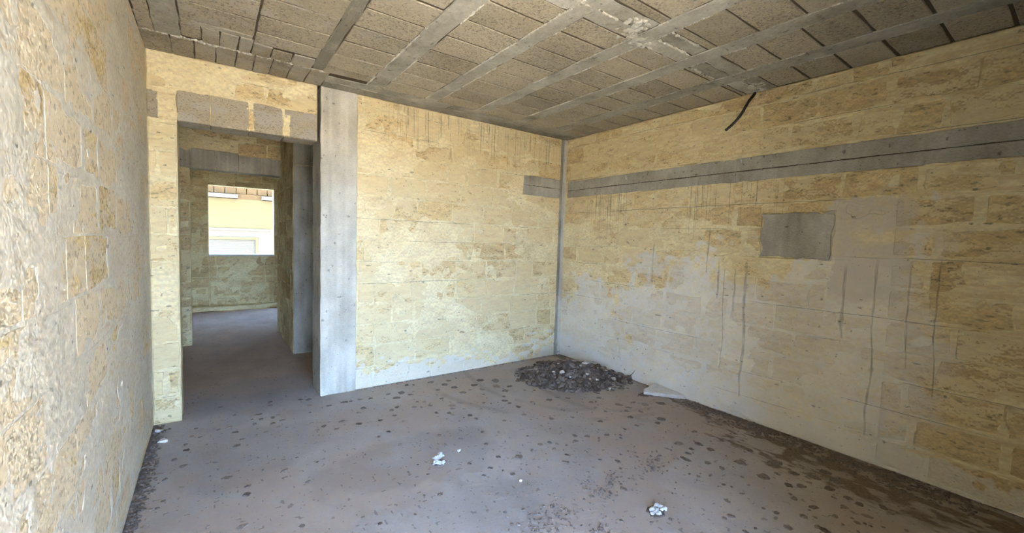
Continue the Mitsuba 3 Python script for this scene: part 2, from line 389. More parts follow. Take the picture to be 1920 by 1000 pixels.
# ------------------------------------------------------------------ the setting: floor
def struct(name, mesh, bsdf, text, cat_, smooth=False, uv=None):
    if uv is None and bsdf == 'mortar':
        uv = const_uv(mesh, {'wall_left': 0.85, 'wall_right': 0.12, 'wall_back': 0.15}.get(name, 0.1), 0)
    if uv is None and bsdf in ('concrete', 'pumice'):
        uv = const_uv(mesh, {'added_balcony': 0.95, 'wall_rear': 0.05, 'wall_added_sides': 0.3}.get(name, 0.6), 0)  # unseen slab set pale for bounce, rear walls dark to cut it
    return add(name, mesh, bsdf, smooth, uv, label=text, category=cat_, kind='structure')


fs, fy = np.arange(CX0, XR + 0.03, 0.03), np.arange(YR - 0.25, YF + 0.03, 0.03)
FS, FY = np.meshgrid(fs, fy, indexing='ij')
fh = (n2(FS, FY, 1.1, 3, 3) - 0.5) * 0.012 + (n2(FS, FY, 9, 4, 3) - 0.5) * 0.004
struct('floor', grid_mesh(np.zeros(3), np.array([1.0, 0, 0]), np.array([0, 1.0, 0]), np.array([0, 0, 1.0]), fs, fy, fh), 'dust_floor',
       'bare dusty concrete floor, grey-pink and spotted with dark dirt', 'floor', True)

# ------------------------------------------------------------------ walls
UP = np.array([0, 0, 1.0])
BACK = (np.array([0, YB, 0.0]), np.array([1.0, 0, 0]), UP, np.array([0, -1.0, 0]))
RIGHT = (np.array([XR, YB, 0.0]), np.array([0, -1.0, 0]), UP, np.array([-1.0, 0, 0]))      # s = YB - y
LEFT = (np.array([XL, YR, 0.0]), np.array([0, 1.0, 0]), UP, np.array([1.0, 0, 0]))         # s = y - YR

# back wall: jamb, piece over the doorway, field between column and corner
LINTEL = [(-0.362, -0.315, 2.315, 2.50), (-0.197, 0.006, 2.315, 2.537), (0.014, 0.243, 2.315, 2.543), (0.302, 0.500, 2.315, 2.540), (0.566, 0.79, 2.315, 2.535)]
STUB = [(3.075, 3.66, 2.052, 2.285)]
def cover_back(S, Z):
    return np.where(S < 0.9, np.where(Z > 2.25, 0.56, 0.40), 0.42 + 0.12 * np.sin(S * 3.1 + Z * 2))
skin = masonry('wall_back', BACK[0], BACK[1], BACK[3], [(XL, -0.2, 0, 2.315), (XL, 0.776, 2.315, H), (1.115, 3.665, 0, H)], cover_back, 21, 0.009, LINTEL + STUB, film=0.74, tone=0.68)
body = cat([box(CX0 - .2, -0.2, YB + .012, YB + .245, 0, 2.315), box(CX0 - .2, -0.2, YB + .012, YB + .245, 2.315, H + .1), box(-0.2, 0.776, YB + .012, YB + .245, 2.545, H + .1), box(1.10, XR + .2, YB + .012, YB + .245, 0, H + .1)])
struct('wall_back', cat([skin, body]), 'mortar', 'back wall of pale yellow tuff blocks with smeared mortar joints and a doorway at its left end', 'wall', False)
edges = [-0.2, 0.010, 0.265, 0.516, 0.776]
for i in range(4):
    concrete_bits(rough_rect(edges[i] + .002, edges[i + 1] - .003, 2.312 + (.004, .0, .003, .006)[i], 2.545, 0.09, 0.002), BACK, 0.001 + 0.002 * (i % 2), -0.245, 0.004, (0.70, 0.85, 0.66, 0.74)[i], 0.7, 'wall_back__lintel_block', 'pumice')
concrete_bits(rough_rect(-0.37, -0.30, 2.31, 2.51, 0.05, 0.004), BACK, 0.0, -0.05, 0.004, 0.45, 0.2, 'wall_back__lintel_block', 'pumice')
for (z0, z1, f) in ((2.052, 2.166, 0.003), (2.170, 2.285, 0.001)):
    concrete_bits(rough_rect(3.078, 3.66, z0, z1, 0.08, 0.003), BACK, f, -0.06, 0.004, 0.42, 0.2, 'wall_back__concrete_stub')

concrete_bits(rough_rect(3.082, 3.655, 2.162, 2.174, 0.3, 0.0), BACK, -0.002, -0.06, 0.001, 0, 0, 'wall_back__board_joint', 'joint_shade')

# right wall: concrete band, grey mortar patch
BAND = [(0.05, YB - YR, 2.062, 2.262)]
PATCHR = [(YB - 1.655, YB - 1.155, 1.42, 1.775)]
def cover_right(S, Z):
    y = YB - S
    top = np.where(Z > 2.2, 0.30, 0.50)
    return np.where(y < 0.8, 0.34, np.where((y < 1.18) & (Z < 1.85), 0.72, np.where(Z < 0.55, 0.66, top)))
skin = masonry('wall_right', RIGHT[0], RIGHT[1], RIGHT[3], [(0, YB - YR, 0, H)], cover_right, 33, 0.009, BAND + PATCHR, film=0.66, tone=0.62, jw=0.004)
struct('wall_right', cat([skin, box(XR + .012, XR + .25, YR - .25, YB + .25, 0, H + .1)]), 'mortar', 'right wall of rough ochre tuff blocks crossed by a grey concrete band', 'wall', False)
for (z0, z1, f) in ((2.060, 2.1475, 0.0035), (2.1545, 2.264, 0.002)):
    for (s0, s1) in ((0.05, 2.2), (2.2, YB - YR)):
        concrete_bits(rough_rect(s0, s1, z0, z1, 0.12, 0.0025), RIGHT, f, -0.06, 0.0045, 0.36, 0.2, 'wall_right__concrete_band')
concrete_bits(rough_rect(0.06, YB - YR - .01, 2.144, 2.158, 0.3, 0.0), RIGHT, -0.002, -0.06, 0.001, 0, 0, 'wall_right__board_joint', 'joint_shade')
pp = rough_rect(YB - 1.65, YB - 1.16, 1.425, 1.77, 0.045, 0.014)
concrete_bits(pp, RIGHT, 0.005, -0.03, 0.004, 0.40, 0.2, 'wall_right__mortar_patch')

# left wall
def cover_left(S, Z):
    return 0.60 + 0.1 * np.sin(S * 2.3 + Z * 3.1)
skin = masonry('wall_left', (XL, 0, 0), (0, 1.0, 0), (1.0, 0, 0), [(YR, YB, 0, H)], cover_left, 45, 0.010, (), film=0.97, tone=0.9, jw=0.012, relief=0.3)
struct('wall_left', cat([skin, box(XL - .25, XL - .012, YR - .25, YB + .02, 0, H + .1)]), 'mortar', 'left wall of pale tuff blocks rubbed over with whitish mortar, nearest the camera', 'wall', False)

# rear wall behind the camera with the opening the daylight comes through
OX0, OX1, OZ = XL, 1.35, 2.40
rear = cat([box(XL - .25, OX0, YR - .25, YR, 0, H + .1), box(OX1, XR + .25, YR - .25, YR, 0, H + .1), box(OX0, OX1, YR - .25, YR, OZ, H + .1)])
struct('wall_rear', rear, 'concrete', 'unseen rear wall behind the camera, toned dark to cut bounce, with the daylight opening', 'wall')  # dark concrete chosen to keep bounce off the right wall
struct('wall_added_sides', cat([box(XL - .27, XL - .02, YR - 1.1, YR - .25, -0.01, H + .2), box(OX1 + .05, OX1 + .30, YR - 2.8, YR - .25, -0.01, H + .2)]), 'concrete', 'unseen side walls added outside the rear opening to narrow the daylight', 'wall')  # out of view, added to block sidelong sky
struct('added_balcony', cat([box(-2.5, 6, YR - 1.75, YR - .25, 2.65, H + .25), box(-2.5, 6, YR - 4.0, YR - .25, -0.25, -0.01)]), 'concrete', 'unseen concrete slabs added outside the rear opening to hold back high sky and bounce sun', 'added_balcony', False, None)  # out of view, added: overhang cuts high sky, pale floor bounces sun

struct('added_storeys', box(CX0 - 12, XR + 12, YR - .25, YF + .25, H + .26, 18.0), 'mortar', 'unseen storeys added above to shade the house opposite', 'building')  # unseen block added to keep sun off the house opposite

# passage behind the doorway, second wall, room with the window
def cover_far(S, Z):
    return 0.45 + 0 * S
LIN2 = [(-0.40, -0.205, 2.30, 2.50), (-0.199, 0.055, 2.29, 2.53), (0.060, 0.305, 2.29, 2.535), (0.310, 0.555, 2.29, 2.50), (0.560, 0.80, 2.29, 2.50)]
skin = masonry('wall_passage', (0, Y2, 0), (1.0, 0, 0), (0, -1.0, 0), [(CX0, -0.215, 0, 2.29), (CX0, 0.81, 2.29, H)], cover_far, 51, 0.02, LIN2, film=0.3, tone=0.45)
struct('wall_passage', cat([skin, box(CX0, -0.215, Y2 + .012, Y2 + .2, 0, 2.29), box(CX0, 0.81, Y2 + .012, Y2 + .2, 2.53, H + .1)]), 'mortar', 'second tuff wall across the passage seen through the doorway', 'wall')
P2 = (np.array([0, Y2, 0.0]), np.array([1.0, 0, 0]), UP, np.array([0, -1.0, 0]))
for i, (a, b) in enumerate(((-0.40, -0.205), (-0.201, 0.056), (0.060, 0.306), (0.310, 0.556), (0.560, 0.808))):
    concrete_bits(rough_rect(a, b, 2.288, 2.535 - 0.02 * (i > 2), 0.12, 0.003), P2, 0.004, -0.2, 0.006, 0.5, 0.2, 'wall_passage__lintel_block')
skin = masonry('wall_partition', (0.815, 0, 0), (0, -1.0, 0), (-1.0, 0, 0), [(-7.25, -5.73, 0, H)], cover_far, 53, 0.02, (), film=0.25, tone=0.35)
struct('wall_partition', cat([skin, box(0.827, 1.25, 5.742, 7.25, 0, H + .1)]), 'mortar', 'end of a partition standing in the passage, in shadow behind the doorway', 'wall')
PF = (np.array([0, 5.73, 0.0]), np.array([1.0, 0, 0]), UP, np.array([0, -1.0, 0]))
for (z0, z1) in ((0, 2.33), (2.335, H)):
    concrete_bits(rough_rect(0.817, 1.25, z0, z1, 0.2, 0.003), PF, 0.0, -0.02, 0.006, 0.35, 0.2, 'wall_partition__concrete_face')
WX0, WX1, WZ0, WZ1 = -0.035, 1.04, 1.05, 2.362
skin = masonry('wall_far', (0, YF, 0), (1.0, 0, 0), (0, -1.0, 0), [(CX0, WX0, 0, H), (WX1, 1.45, 0, H), (3.1, CX1, 0, H), (1.45, 3.1, WZ1, H), (WX0, WX1, 0, WZ0), (WX0, WX1, WZ1, H)], cover_far, 57, 0.022, (), film=0.2, tone=0.5)  # wide hole behind the partition is added to let more light in
struct('wall_far', cat([skin, box(CX0 - .2, WX0, YF + .012, YF + .25, 0, H + .1), box(WX1, 1.45, YF + .012, YF + .25, 0, H + .1), box(3.1, CX1 + .2, YF + .012, YF + .25, 0, H + .1), box(1.45, 3.1, YF + .012, YF + .25, WZ1 + .004, H + .1), box(WX0, WX1, YF + .012, YF + .25, 0, WZ0 - .02), box(WX0, WX1, YF + .012, YF + .25, WZ1 + .004, H + .1)]), 'mortar',
       'far tuff wall of the room beyond, with an unglazed window hole and an added hidden opening', 'wall')
struct('wall_passage_left', box(CX0 - .2, CX0, YB + .2, YF + .2, 0, H + .1), 'mortar', 'side wall of the passage, out of sight on its left', 'wall')
struct('wall_passage_right', box(CX1, CX1 + .2, YB + .2, YF + .2, 0, H + .1), 'mortar', 'side wall of the passage, out of sight on its right', 'wall')
sill = piece(rough_rect(WX0, WX1, -YF - .27, -YF + .004, 0.1, 0.003), ((0, 0, WZ0 - .03), (1, 0, 0), (0, -1, 0), (0, 0, 1)), 0.035, 0.0, 0.004)
sill.invert()
struct('window_1', sill, 'chalk', 'bare window hole in the far wall with its pale stone sill', 'window')
lz = rough_rect(-0.3, 1.25, 0.0, 0.085, 0.15, 0.006)
struct('trim_1', piece(lz, ((0, YF - .24, 0), (1, 0, 0), (0, 0, 1), (0, -1, 0)), 0.0, -0.26, 0.02), 'mortar', 'low mortar ledge along the foot of the far wall', 'ledge')
# grey strip of poured concrete closing the corner between back and right wall
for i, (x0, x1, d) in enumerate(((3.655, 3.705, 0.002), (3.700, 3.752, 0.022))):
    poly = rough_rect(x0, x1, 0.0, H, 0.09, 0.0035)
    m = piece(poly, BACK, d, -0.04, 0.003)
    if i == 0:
        struct('trim_2', m, 'concrete', 'narrow grey concrete strip filling the corner from floor to ceiling', 'corner strip', False, const_uv(m, 0.2, 0.2))  # recessed half toned darker to paint in the groove shadow
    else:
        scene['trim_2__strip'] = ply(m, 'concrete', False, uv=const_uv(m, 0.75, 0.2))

# concrete column beside the doorway
cm = piece(rough_rect(0.80, 1.117, 0.0, H, 0.07, 0.003), BACK, 0.014, -0.34, 0.006)
add('concrete_column', cm, 'concrete', False, const_uv(cm, 0.66, 0.3), label='grey cast concrete column between the doorway and the yellow back wall', category='column')

# ------------------------------------------------------------------ ceiling: slab, ribs, hollow blocks, kerb along the back wall
CE = (np.array([0, 0, H]), np.array([1.0, 0, 0]), np.array([0, -1.0, 0]), np.array([0, 0, -1.0]))    # b = -y
struct('ceiling', cat([box(CX0 - .2, XR + .25, YR - .25, YF + .25, H + .0045, H + .25), box(CX0, XR, YB + .25, YF, H + .001, H + .07)]), 'joint_shade', 'unplastered ribbed concrete ceiling with rows of hollow blocks', 'ceiling')
RIBS = [(-0.285, -0.150, 0.35), (0.660, 0.735, -0.05), (1.110, 1.250, 0.5), (1.655, 1.775, 0.52), (2.191, 2.318, 0.55), (2.722, 2.860, 0.5), (3.240, 3.390, 0.42)]
KERB = {0: 3.455, 1: 3.72}
for i, (a, b, t) in enumerate(RIBS):
    y1 = 3.72 if b < 1.0 else 3.80
    down = 0.003 if i != 1 else -0.002
    concrete_bits(rough_rect(a, b, -y1, -(YR), 0.10, 0.006 if i != 1 else 0.014), CE, down, -0.062, 0.004, t * 0.6, 0.3, 'ceiling__rib')
bays = [(-0.371, -0.285), (-0.150, 0.250), (0.250, 0.660), (0.735, 1.110), (1.250, 1.655), (1.775, 2.191), (2.318, 2.722), (2.860, 3.240), (3.390, 3.749)]
offs = [0.2, 3.13, 3.04, 2.80, 2.805, 2.30, 2.31, 1.375, 1.378]
for bi, (a, b) in enumerate(bays):
    o = offs[bi] % 0.255
    yend = 3.72 if bi < 4 else 3.80
    if bi in (1, 2):
        yend = 3.455 if bi == 1 else 3.50
    y = YR + 0.01 - (0.255 - o)
    ys = [YR]
    k0 = math.ceil((YR - o) / 0.255 + 1e-6)
    ks = [o + 0.255 * k for k in range(k0, 40) if o + 0.255 * k < yend - 0.05]
    cuts = [YR] + ks + [yend]
    for y0, y1 in zip(cuts[:-1], cuts[1:]):
        if bi >= 4:                                   # the poured strip across the ribs replaces part of two blocks
            if y0 > 1.60 and y1 < 1.86:
                continue
            if y0 < 1.615 < y1:
                y1 = 1.612
            if y0 < 1.845 < y1:
                y0 = 1.848
        if y1 - y0 < 0.03:
            continue
        m = piece(rough_rect(a + .007, b - .0055, -y1 + .006 + rng.uniform(0, .004), -y0 - .006 - rng.uniform(0, .0025), 0.13, 0.003), CE, rng.uniform(-0.0005, 0.003), -0.062, 0.004, (rng.uniform(-.007, .007), rng.uniform(-.008, .008)))
        k = key_of('ceiling__block')
        scene[k] = ply(m, 'pumice', False, uv=const_uv(m, float(np.clip(rng.normal(0.52, 0.16), 0.1, 0.95)), float(rng.uniform(0, .5)) if bi < 4 else float(rng.uniform(0, .2))))
    if bi >= 4:
        for (y0, y1) in ((1.615, 1.727), (1.732, 1.845)):
            concrete_bits(rough_rect(a + .002, b - .002, -y1, -y0, 0.05, 0.006), CE, rng.uniform(-.0025, .003), -0.062, 0.004, rng.uniform(.1, .55), 0.3, 'ceiling__poured_strip')
# plank-marked kerb over the doorway and along the back wall
for (x0, x1, y0, y1) in [(-.371, -.29, 3.455, 3.72), (-.15, -.04, 3.34, 3.68), (-.036, .06, 3.46, 3.715), (.064, .168, 3.46, 3.715), (.172, .25, 3.46, 3.715), (.255, .37, 3.50, 3.715), (.374, .505, 3.53, 3.715), (.51, .655, 3.52, 3.715)]:
    concrete_bits(rough_rect(x0 + .002, x1 - .002, -y1, -y0, 0.07, 0.005), CE, rng.uniform(0, .006), -0.062, 0.005, rng.uniform(.25, .6), 0.4, 'ceiling__kerb_block', 'pumice')
kx = [-.371, -.215, -.085, .043, .168, .285, .40, .53, .66, .80]
for x0, x1 in zip(kx[:-1], kx[1:]):
    concrete_bits(rough_rect(x0 + .002, x1 - .003, -YB + .0, -3.724, 0.09, 0.004), CE, rng.uniform(.001, .009), -0.062, 0.005, rng.uniform(.2, .5), 0.3, 'ceiling__kerb_block', 'pumice')
for (x0, x1, t) in ((0.80, 1.95, .12), (1.953, 2.9, .1), (2.903, XR, .06)):
    concrete_bits(rough_rect(x0, x1, -YB + .0, -3.935, 0.12, 0.004), CE, 0.004, -0.062, 0.004, t, 0.3, 'ceiling__kerb')
    concrete_bits(rough_rect(x0, x1, -3.93, -3.80, 0.12, 0.006), CE, -0.001, -0.062, 0.004, t + .12, 0.3, 'ceiling__kerb')
# squeezed-out mortar along the joints
def ridge(pts, w, h):
    out = []
    for (x, y) in pts:
        s = rng.uniform(0.6, 1.5)
        m = trimesh.creation.icosphere(1, 1.0)
        m.vertices *= np.array([w * s * rng.uniform(.7, 1.6), w * s * rng.uniform(.7, 1.6), h * s])
        m.vertices += rng.normal(0, w * .18, m.vertices.shape) * [1, 1, .3]
        m.apply_translation((x + rng.normal(0, w * .4), y + rng.normal(0, w * .4), H))
        out.append(m)
    return out
bits = []
for x in np.arange(-0.36, 0.78, 0.016):
    if rng.random() < 0.75:
        bits += ridge([(x, 3.722 + .004 * math.sin(x * 9))], 0.008, 0.010)
for a, b, t in RIBS[2:]:
    for e, pr in ((a, .5), (b, .28)):
        on = False
        for y in np.arange(YR, 3.78, 0.014):
            if rng.random() < 0.10:
                on = rng.random() < pr
            if on:
                bits += ridge([(e, y)], 0.005, 0.006)
for (x0, x1, y) in ((1.45, 1.95, 1.73), (2.0, 2.17, 1.66), (2.35, 2.68, 1.73), (2.33, 2.6, 1.62), (2.9, 3.2, 1.84)):
    for x in np.arange(x0, x1, 0.012):
        if rng.random() < 0.8:
            bits += ridge([(x, y)], 0.006, 0.007)
for (x, y, n, r) in ((2.16, 1.79, 40, .06), (2.08, 1.70, 30, .05), (3.60, 1.72, 40, .08), (2.25, 1.83, 25, .06)):
    for _ in range(n):
        bits += ridge([(x + rng.normal(0, r), y + rng.normal(0, r * .5))], 0.010, 0.007)
scene['ceiling__mortar_ridge'] = ply(cat(bits), 'concrete', True, uv=np.tile([[0.62, 0]], (sum(len(b.vertices) for b in bits), 1)))
labels['ceiling__mortar_ridge'] = {'label': 'pale mortar squeezed out along the ceiling joints', 'kind': 'stuff'}

# ------------------------------------------------------------------ dark dirt spots, grit and rubble on the floor
SPOTS = '''0.05,4.26,39;0.27,4.24,33;0.41,4.17,47;0.40,4.08,58;0.14,4.00,32;0.30,3.92,66;0.25,3.84,27;0.26,3.74,31;0.31,3.81,64;0.39,3.80,60;0.43,3.83,33;0.45,3.70,54;0.38,3.68,53;-0.11,3.87,38;-0.13,3.74,48;0.03,3.76,35;0.10,3.77,41;0.13,3.65,50;0.32,3.54,50;0.27,3.63,20;0.26,3.52,20;0.17,3.50,43;0.13,3.41,56;0.19,3.38,23;-0.08,3.69,29;-0.16,3.61,37;-0.15,3.51,45;-0.21,3.40,43;-0.16,3.28,46;-0.27,3.24,65;-0.33,3.29,41;-0.24,3.15,40;-0.35,3.16,23;-0.29,3.05,45;-0.23,2.90,29;-0.28,2.84,32;-0.25,2.84,25;-0.29,2.69,34;0.06,2.98,61;0.16,2.82,40;0.15,2.73,50;0.36,2.89,55;0.35,2.80,41;0.46,2.68,41;0.45,3.02,27;0.55,2.89,22;0.36,2.28,42;0.11,2.43,62;-0.03,2.52,24;0.68,3.91,58;0.82,3.82,47;0.70,3.42,53;0.77,3.32,47;0.66,3.75,25;0.63,3.53,48;0.82,3.44,32;0.64,4.10,48;0.70,4.06,60;0.96,3.84,84;1.01,3.83,56;1.09,3.83,57;1.18,3.81,58;1.06,3.62,68;1.00,3.54,40;0.84,3.44,50;0.94,3.32,68;1.10,3.30,45;1.00,3.03,35;1.09,3.07,42;1.09,2.83,32;0.84,2.82,21;1.35,3.83,59;1.47,3.80,106;1.38,3.70,87;1.52,3.71,67;1.59,3.97,71;1.65,3.94,40;1.83,3.93,82;1.92,3.79,81;1.80,3.69,70;2.01,3.88,58;1.97,3.67,104;1.97,3.50,93;1.73,3.47,52;1.51,3.51,50;1.56,3.48,50;1.44,3.41,56;1.57,3.37,56;1.31,3.49,48;1.25,3.45,54;1.23,3.33,46;1.74,3.27,85;1.83,3.29,72;1.64,3.14,54;1.71,3.21,56;1.65,3.09,40;1.55,3.20,41;1.79,3.15,35;1.77,3.01,68;1.78,2.92,60;2.01,3.18,44;2.06,3.13,26;2.31,3.72,119;2.44,3.64,170;2.35,3.49,147;2.18,3.48,80;2.36,3.33,96;2.17,3.63,82;2.07,3.53,47;2.12,3.36,54;2.26,3.22,61;2.21,3.12,75;2.21,3.05,52;2.23,2.94,80;2.17,2.78,62;2.16,2.67,40;1.96,2.77,40;2.40,2.96,52;2.66,3.52,103;1.39,2.82,54;1.50,2.68,45;1.36,2.66,44;1.70,2.69,43;1.80,2.62,37;1.62,2.51,44;1.95,2.29,47;1.56,2.46,21;1.29,2.32,47;1.38,2.34,42;1.09,2.51,21;1.10,2.37,20;1.07,2.14,42;0.64,2.18,23;0.82,2.18,22;0.88,2.05,17;0.70,2.08,29;1.47,2.22,42;1.40,2.13,25;1.39,2.17,35;1.55,2.08,49;1.71,2.23,77;1.64,2.02,21;1.27,1.70,21;1.30,1.68,30;1.59,2.31,44;1.69,2.12,21;2.32,2.59,65;2.49,2.52,55;2.63,2.33,60;2.69,2.12,42;2.27,2.26,50;2.21,2.19,54;2.34,2.20,50;2.49,2.13,51;2.46,2.20,18;2.40,2.13,20;2.58,2.07,31;2.54,2.04,30;2.03,2.28,48;2.06,2.23,33;2.11,2.18,33;2.01,2.07,36;1.94,2.00,53;2.16,2.04,23;2.09,2.08,23;2.34,1.87,28;2.25,1.82,54;2.16,1.90,27;2.45,1.83,26;2.41,1.80,20;2.37,1.81,16;2.19,1.75,26;1.97,1.83,25;1.94,1.79,23;2.16,1.71,19;2.21,1.59,29;2.16,1.61,29;2.02,1.58,51;1.78,1.40,31;2.85,1.74,99;2.70,1.74,53;2.97,1.66,70;2.85,1.64,58;2.97,1.56,87;2.68,1.58,83;2.77,1.62,47;2.77,1.47,55;2.79,1.38,62;2.51,1.55,26;2.55,1.41,34;2.96,1.37,46;3.02,1.36,56;2.79,1.25,34;2.60,1.27,29;2.60,1.16,36;2.45,1.17,43;2.33,1.09,58;2.28,1.10,25;2.02,1.26,36;3.12,2.08,113;3.02,2.05,55;2.83,2.11,54;2.92,2.25,62;3.10,2.28,59;3.08,2.40,66;3.00,2.36,41;1.91,1.30,20;2.08,1.53,16;3.14,1.79,58;3.19,1.69,94;3.42,1.83,34;3.19,1.42,34;3.21,1.40,79;2.97,1.35,99;2.92,1.17,105;3.03,1.14,47;2.73,1.18,28;2.95,1.04,62;3.01,0.99,68;3.10,0.98,46;3.14,1.08,95;3.18,1.21,125;3.13,0.88,90;3.11,0.78,65;3.04,0.83,38;2.56,1.02,31;2.82,0.96,53;2.85,0.99,27;2.82,0.86,73;2.58,0.96,50;2.67,0.86,55;2.83,0.76,40;2.98,0.76,63;2.96,0.71,46;2.99,0.66,61;2.87,0.67,44;2.78,0.71,24;2.50,0.87,67;2.64,0.78,58;2.64,0.75,66;2.27,0.98,33;2.72,0.82,25;2.89,0.70,30;2.90,0.62,24;2.95,0.58,24;3.17,0.63,63;3.02,0.50,24;3.09,0.72,64;3.15,0.59,72;3.20,0.99,94;3.34,0.97,85;3.28,0.89,105;2.58,2.92,79;2.47,3.42,80;2.54,3.25,56;2.62,3.20,39;3.03,2.71,66;2.52,2.69,30;3.06,2.49,90;3.43,2.30,97;3.47,2.22,27;3.22,2.46,75;3.50,1.94,51;2.88,2.67,64;2.76,2.86,49;2.69,2.92,49;3.11,2.80,45;3.28,2.37,85;3.49,2.74,59;2.83,2.45,35;2.82,2.56,31'''
FLOOR = (np.array([0, 0, 0.0]), np.array([1.0, 0, 0]), np.array([0, 1.0, 0]), np.array([0, 0, 1.0]))


def floor_z(x, y):
    i = min(max(int(round((x - fs[0]) / 0.03)), 0), len(fs) - 1)
    j = min(max(int(round((y - fy[0]) / 0.03)), 0), len(fy) - 1)
    return fh[i, j]


def blob(x, y, w, d, ang, thick, n=12, jag=0.25):
    th = np.arange(n) * 2 * np.pi / n
    rr = 1 + rng.uniform(-jag, jag, n)
    a, b = w / 2 * rr * np.cos(th), d / 2 * rr * np.sin(th)
    ca, sa = math.cos(ang), math.sin(ang)
    poly = np.stack([x + a * ca - b * sa, y + a * sa + b * ca], 1)
    return piece(poly, FLOOR, floor_z(x, y) + thick, floor_z(x, y) - 0.012, min(w, d) * 0.16, mid=thick * 0.5)


for t in SPOTS.split(';'):
    x, y, w = (float(v) for v in t.split(','))
    w = w / 1000
    m = blob(x, y, w * rng.uniform(.85, 1.1), w * rng.uniform(.6, 1.0), rng.uniform(0, 3), rng.uniform(0.0015, 0.0035))
    k = key_of('floor__dirt_spot')
    scene[k] = ply(m, 'dung', False, uv=const_uv(m, float(np.clip(rng.normal(0.5, 0.2), 0.1, 0.95)), 0))
labels['floor__dirt_spot'] = {'label': 'dark dried dirt spot'}


def crumb(r):
    m = trimesh.creation.icosahedron()
    m.vertices = m.vertices * r * np.array([rng.uniform(.6, 1.5), rng.uniform(.6, 1.5), rng.uniform(.35, .8)])
    m.vertices += rng.normal(0, r * 0.16, m.vertices.shape)
    m.apply_transform(trimesh.transformations.rotation_matrix(rng.uniform(0, 6), [0, 0, 1]))
    return m


def toned(parts, lo, hi):
    """Per-vertex uv: every crumb has a tone of its own."""
    return np.vstack([np.tile([[rng.uniform(lo, hi), 0.0]], (len(m.vertices), 1)) for m in parts])


def strewn(points, r0, r1, lift=0.3):
    out = []
    for (x, y) in points:
        r = rng.uniform(r0, r1)
        m = crumb(r)
        m.apply_translation((x, y, floor_z(x, y) + r * lift))
        out.append(m)
    return cat(out)


pts = []
for (x, y, rx, ry, n) in ((2.42, 1.68, .11, .055, 90), (2.05, 1.71, .04, .03, 18), (1.95, 1.625, .10, .035, 60), (1.51, 1.62, .10, .07, 130), (1.64, 1.41, .04, .03, 30), (1.86, 1.72, .03, .03, 12), (1.85, 2.1, .25, .2, 25), (2.0, 2.3, .9, .9, 90), (2.9, 1.6, .5, .5, 70)):
    pts += [(rng.normal(x, rx), rng.normal(y, ry)) for _ in range(n)]
m = strewn(pts, 0.003, 0.009)
scene['floor__grit'] = ply(m, 'dung', False, uv=const_uv(m, 0.35, 0))
labels['floor__grit'] = {'label': 'dark grit strewn in small patches', 'kind': 'stuff'}
# dirt swept along the foot of the right and the left wall
pts = []
for _ in range(900):
    y = rng.uniform(0.3, 2.15)
    wd = 0.03 + 0.10 * max(0, min(1, (2.7 - y) / 1.5))
    pts.append((XR - 0.012 - abs(rng.normal(0, wd)), y))
pts = [q for q in pts if q[0] > 2.9 and q[1] < 2.18]
for (y, n) in ((1.84, 60), (1.75, 40), (1.62, 50), (1.50, 30)):
    pts += [(XR - .015 - abs(rng.normal(0, .035)), rng.normal(y, .05)) for _ in range(n)]
m = strewn(pts, 0.004, 0.013)
add('dirt_line', m, 'dung', False, const_uv(m, 0.3, 0), label='dark crumbly dirt swept against the foot of the right wall', category='dirt', kind='stuff')
pts = [(XL + .012 + abs(rng.normal(0, .03)), rng.uniform(2.55, 4.05)) for _ in range(420)]
pts += [(rng.uniform(1.13, 3.6), YB - .012 - abs(rng.normal(0, .012))) for _ in range(200)]
m = strewn(pts[:420], 0.004, 0.014)
add('gravel_line', m, 'dung', False, const_uv(m, 0.25, 0), label='dark gravel and dirt lying along the foot of the left wall', category='gravel', kind='stuff')
m = strewn(pts[420:], 0.003, 0.008)
add('dust_line', m, 'dung', False, const_uv(m, 0.5, 0), label='thin line of dirt crumbs at the foot of the back wall', category='dirt', kind='stuff')

# the heap of dark droppings and litter in the corner
HX, HY = 3.24, 3.31
gx, gy = np.linspace(2.55, XR - .012, 90), np.linspace(2.75, YB - .08, 90)
GX, GY = np.meshgrid(gx, gy, indexing='ij')
ca, sa = math.cos(-0.72), math.sin(-0.72)
U, V = (GX - HX) * ca + (GY - HY) * sa, -(GX - HX) * sa + (GY - HY) * ca
rr = np.sqrt((U / 0.56) ** 2 + (V / 0.46) ** 2) + 0.9 * (n2(GX, GY, 4.5, 61, 4) - 0.5)
HH = 0.14 * np.clip(1 - rr, 0, 1) ** 0.75 * (0.7 + 0.6 * n2(GX, GY, 12, 62, 3)) + 0.02 * np.clip(1.0 - rr, 0, 1) * n2(GX, GY, 40, 63, 2)
HZ = np.where(HH > 0.0005, HH + 0.003, -0.02)
mound = grid_mesh(np.zeros(3), np.array([1.0, 0, 0]), np.array([0, 1.0, 0]), UP, gx, gy, HZ)


def heap_z(x, y):
    i = min(max(int(round((x - gx[0]) / (gx[1] - gx[0]))), 0), 89)
    j = min(max(int(round((y - gy[0]) / (gy[1] - gy[0]))), 0), 89)
    return max(HZ[i, j], 0.0)


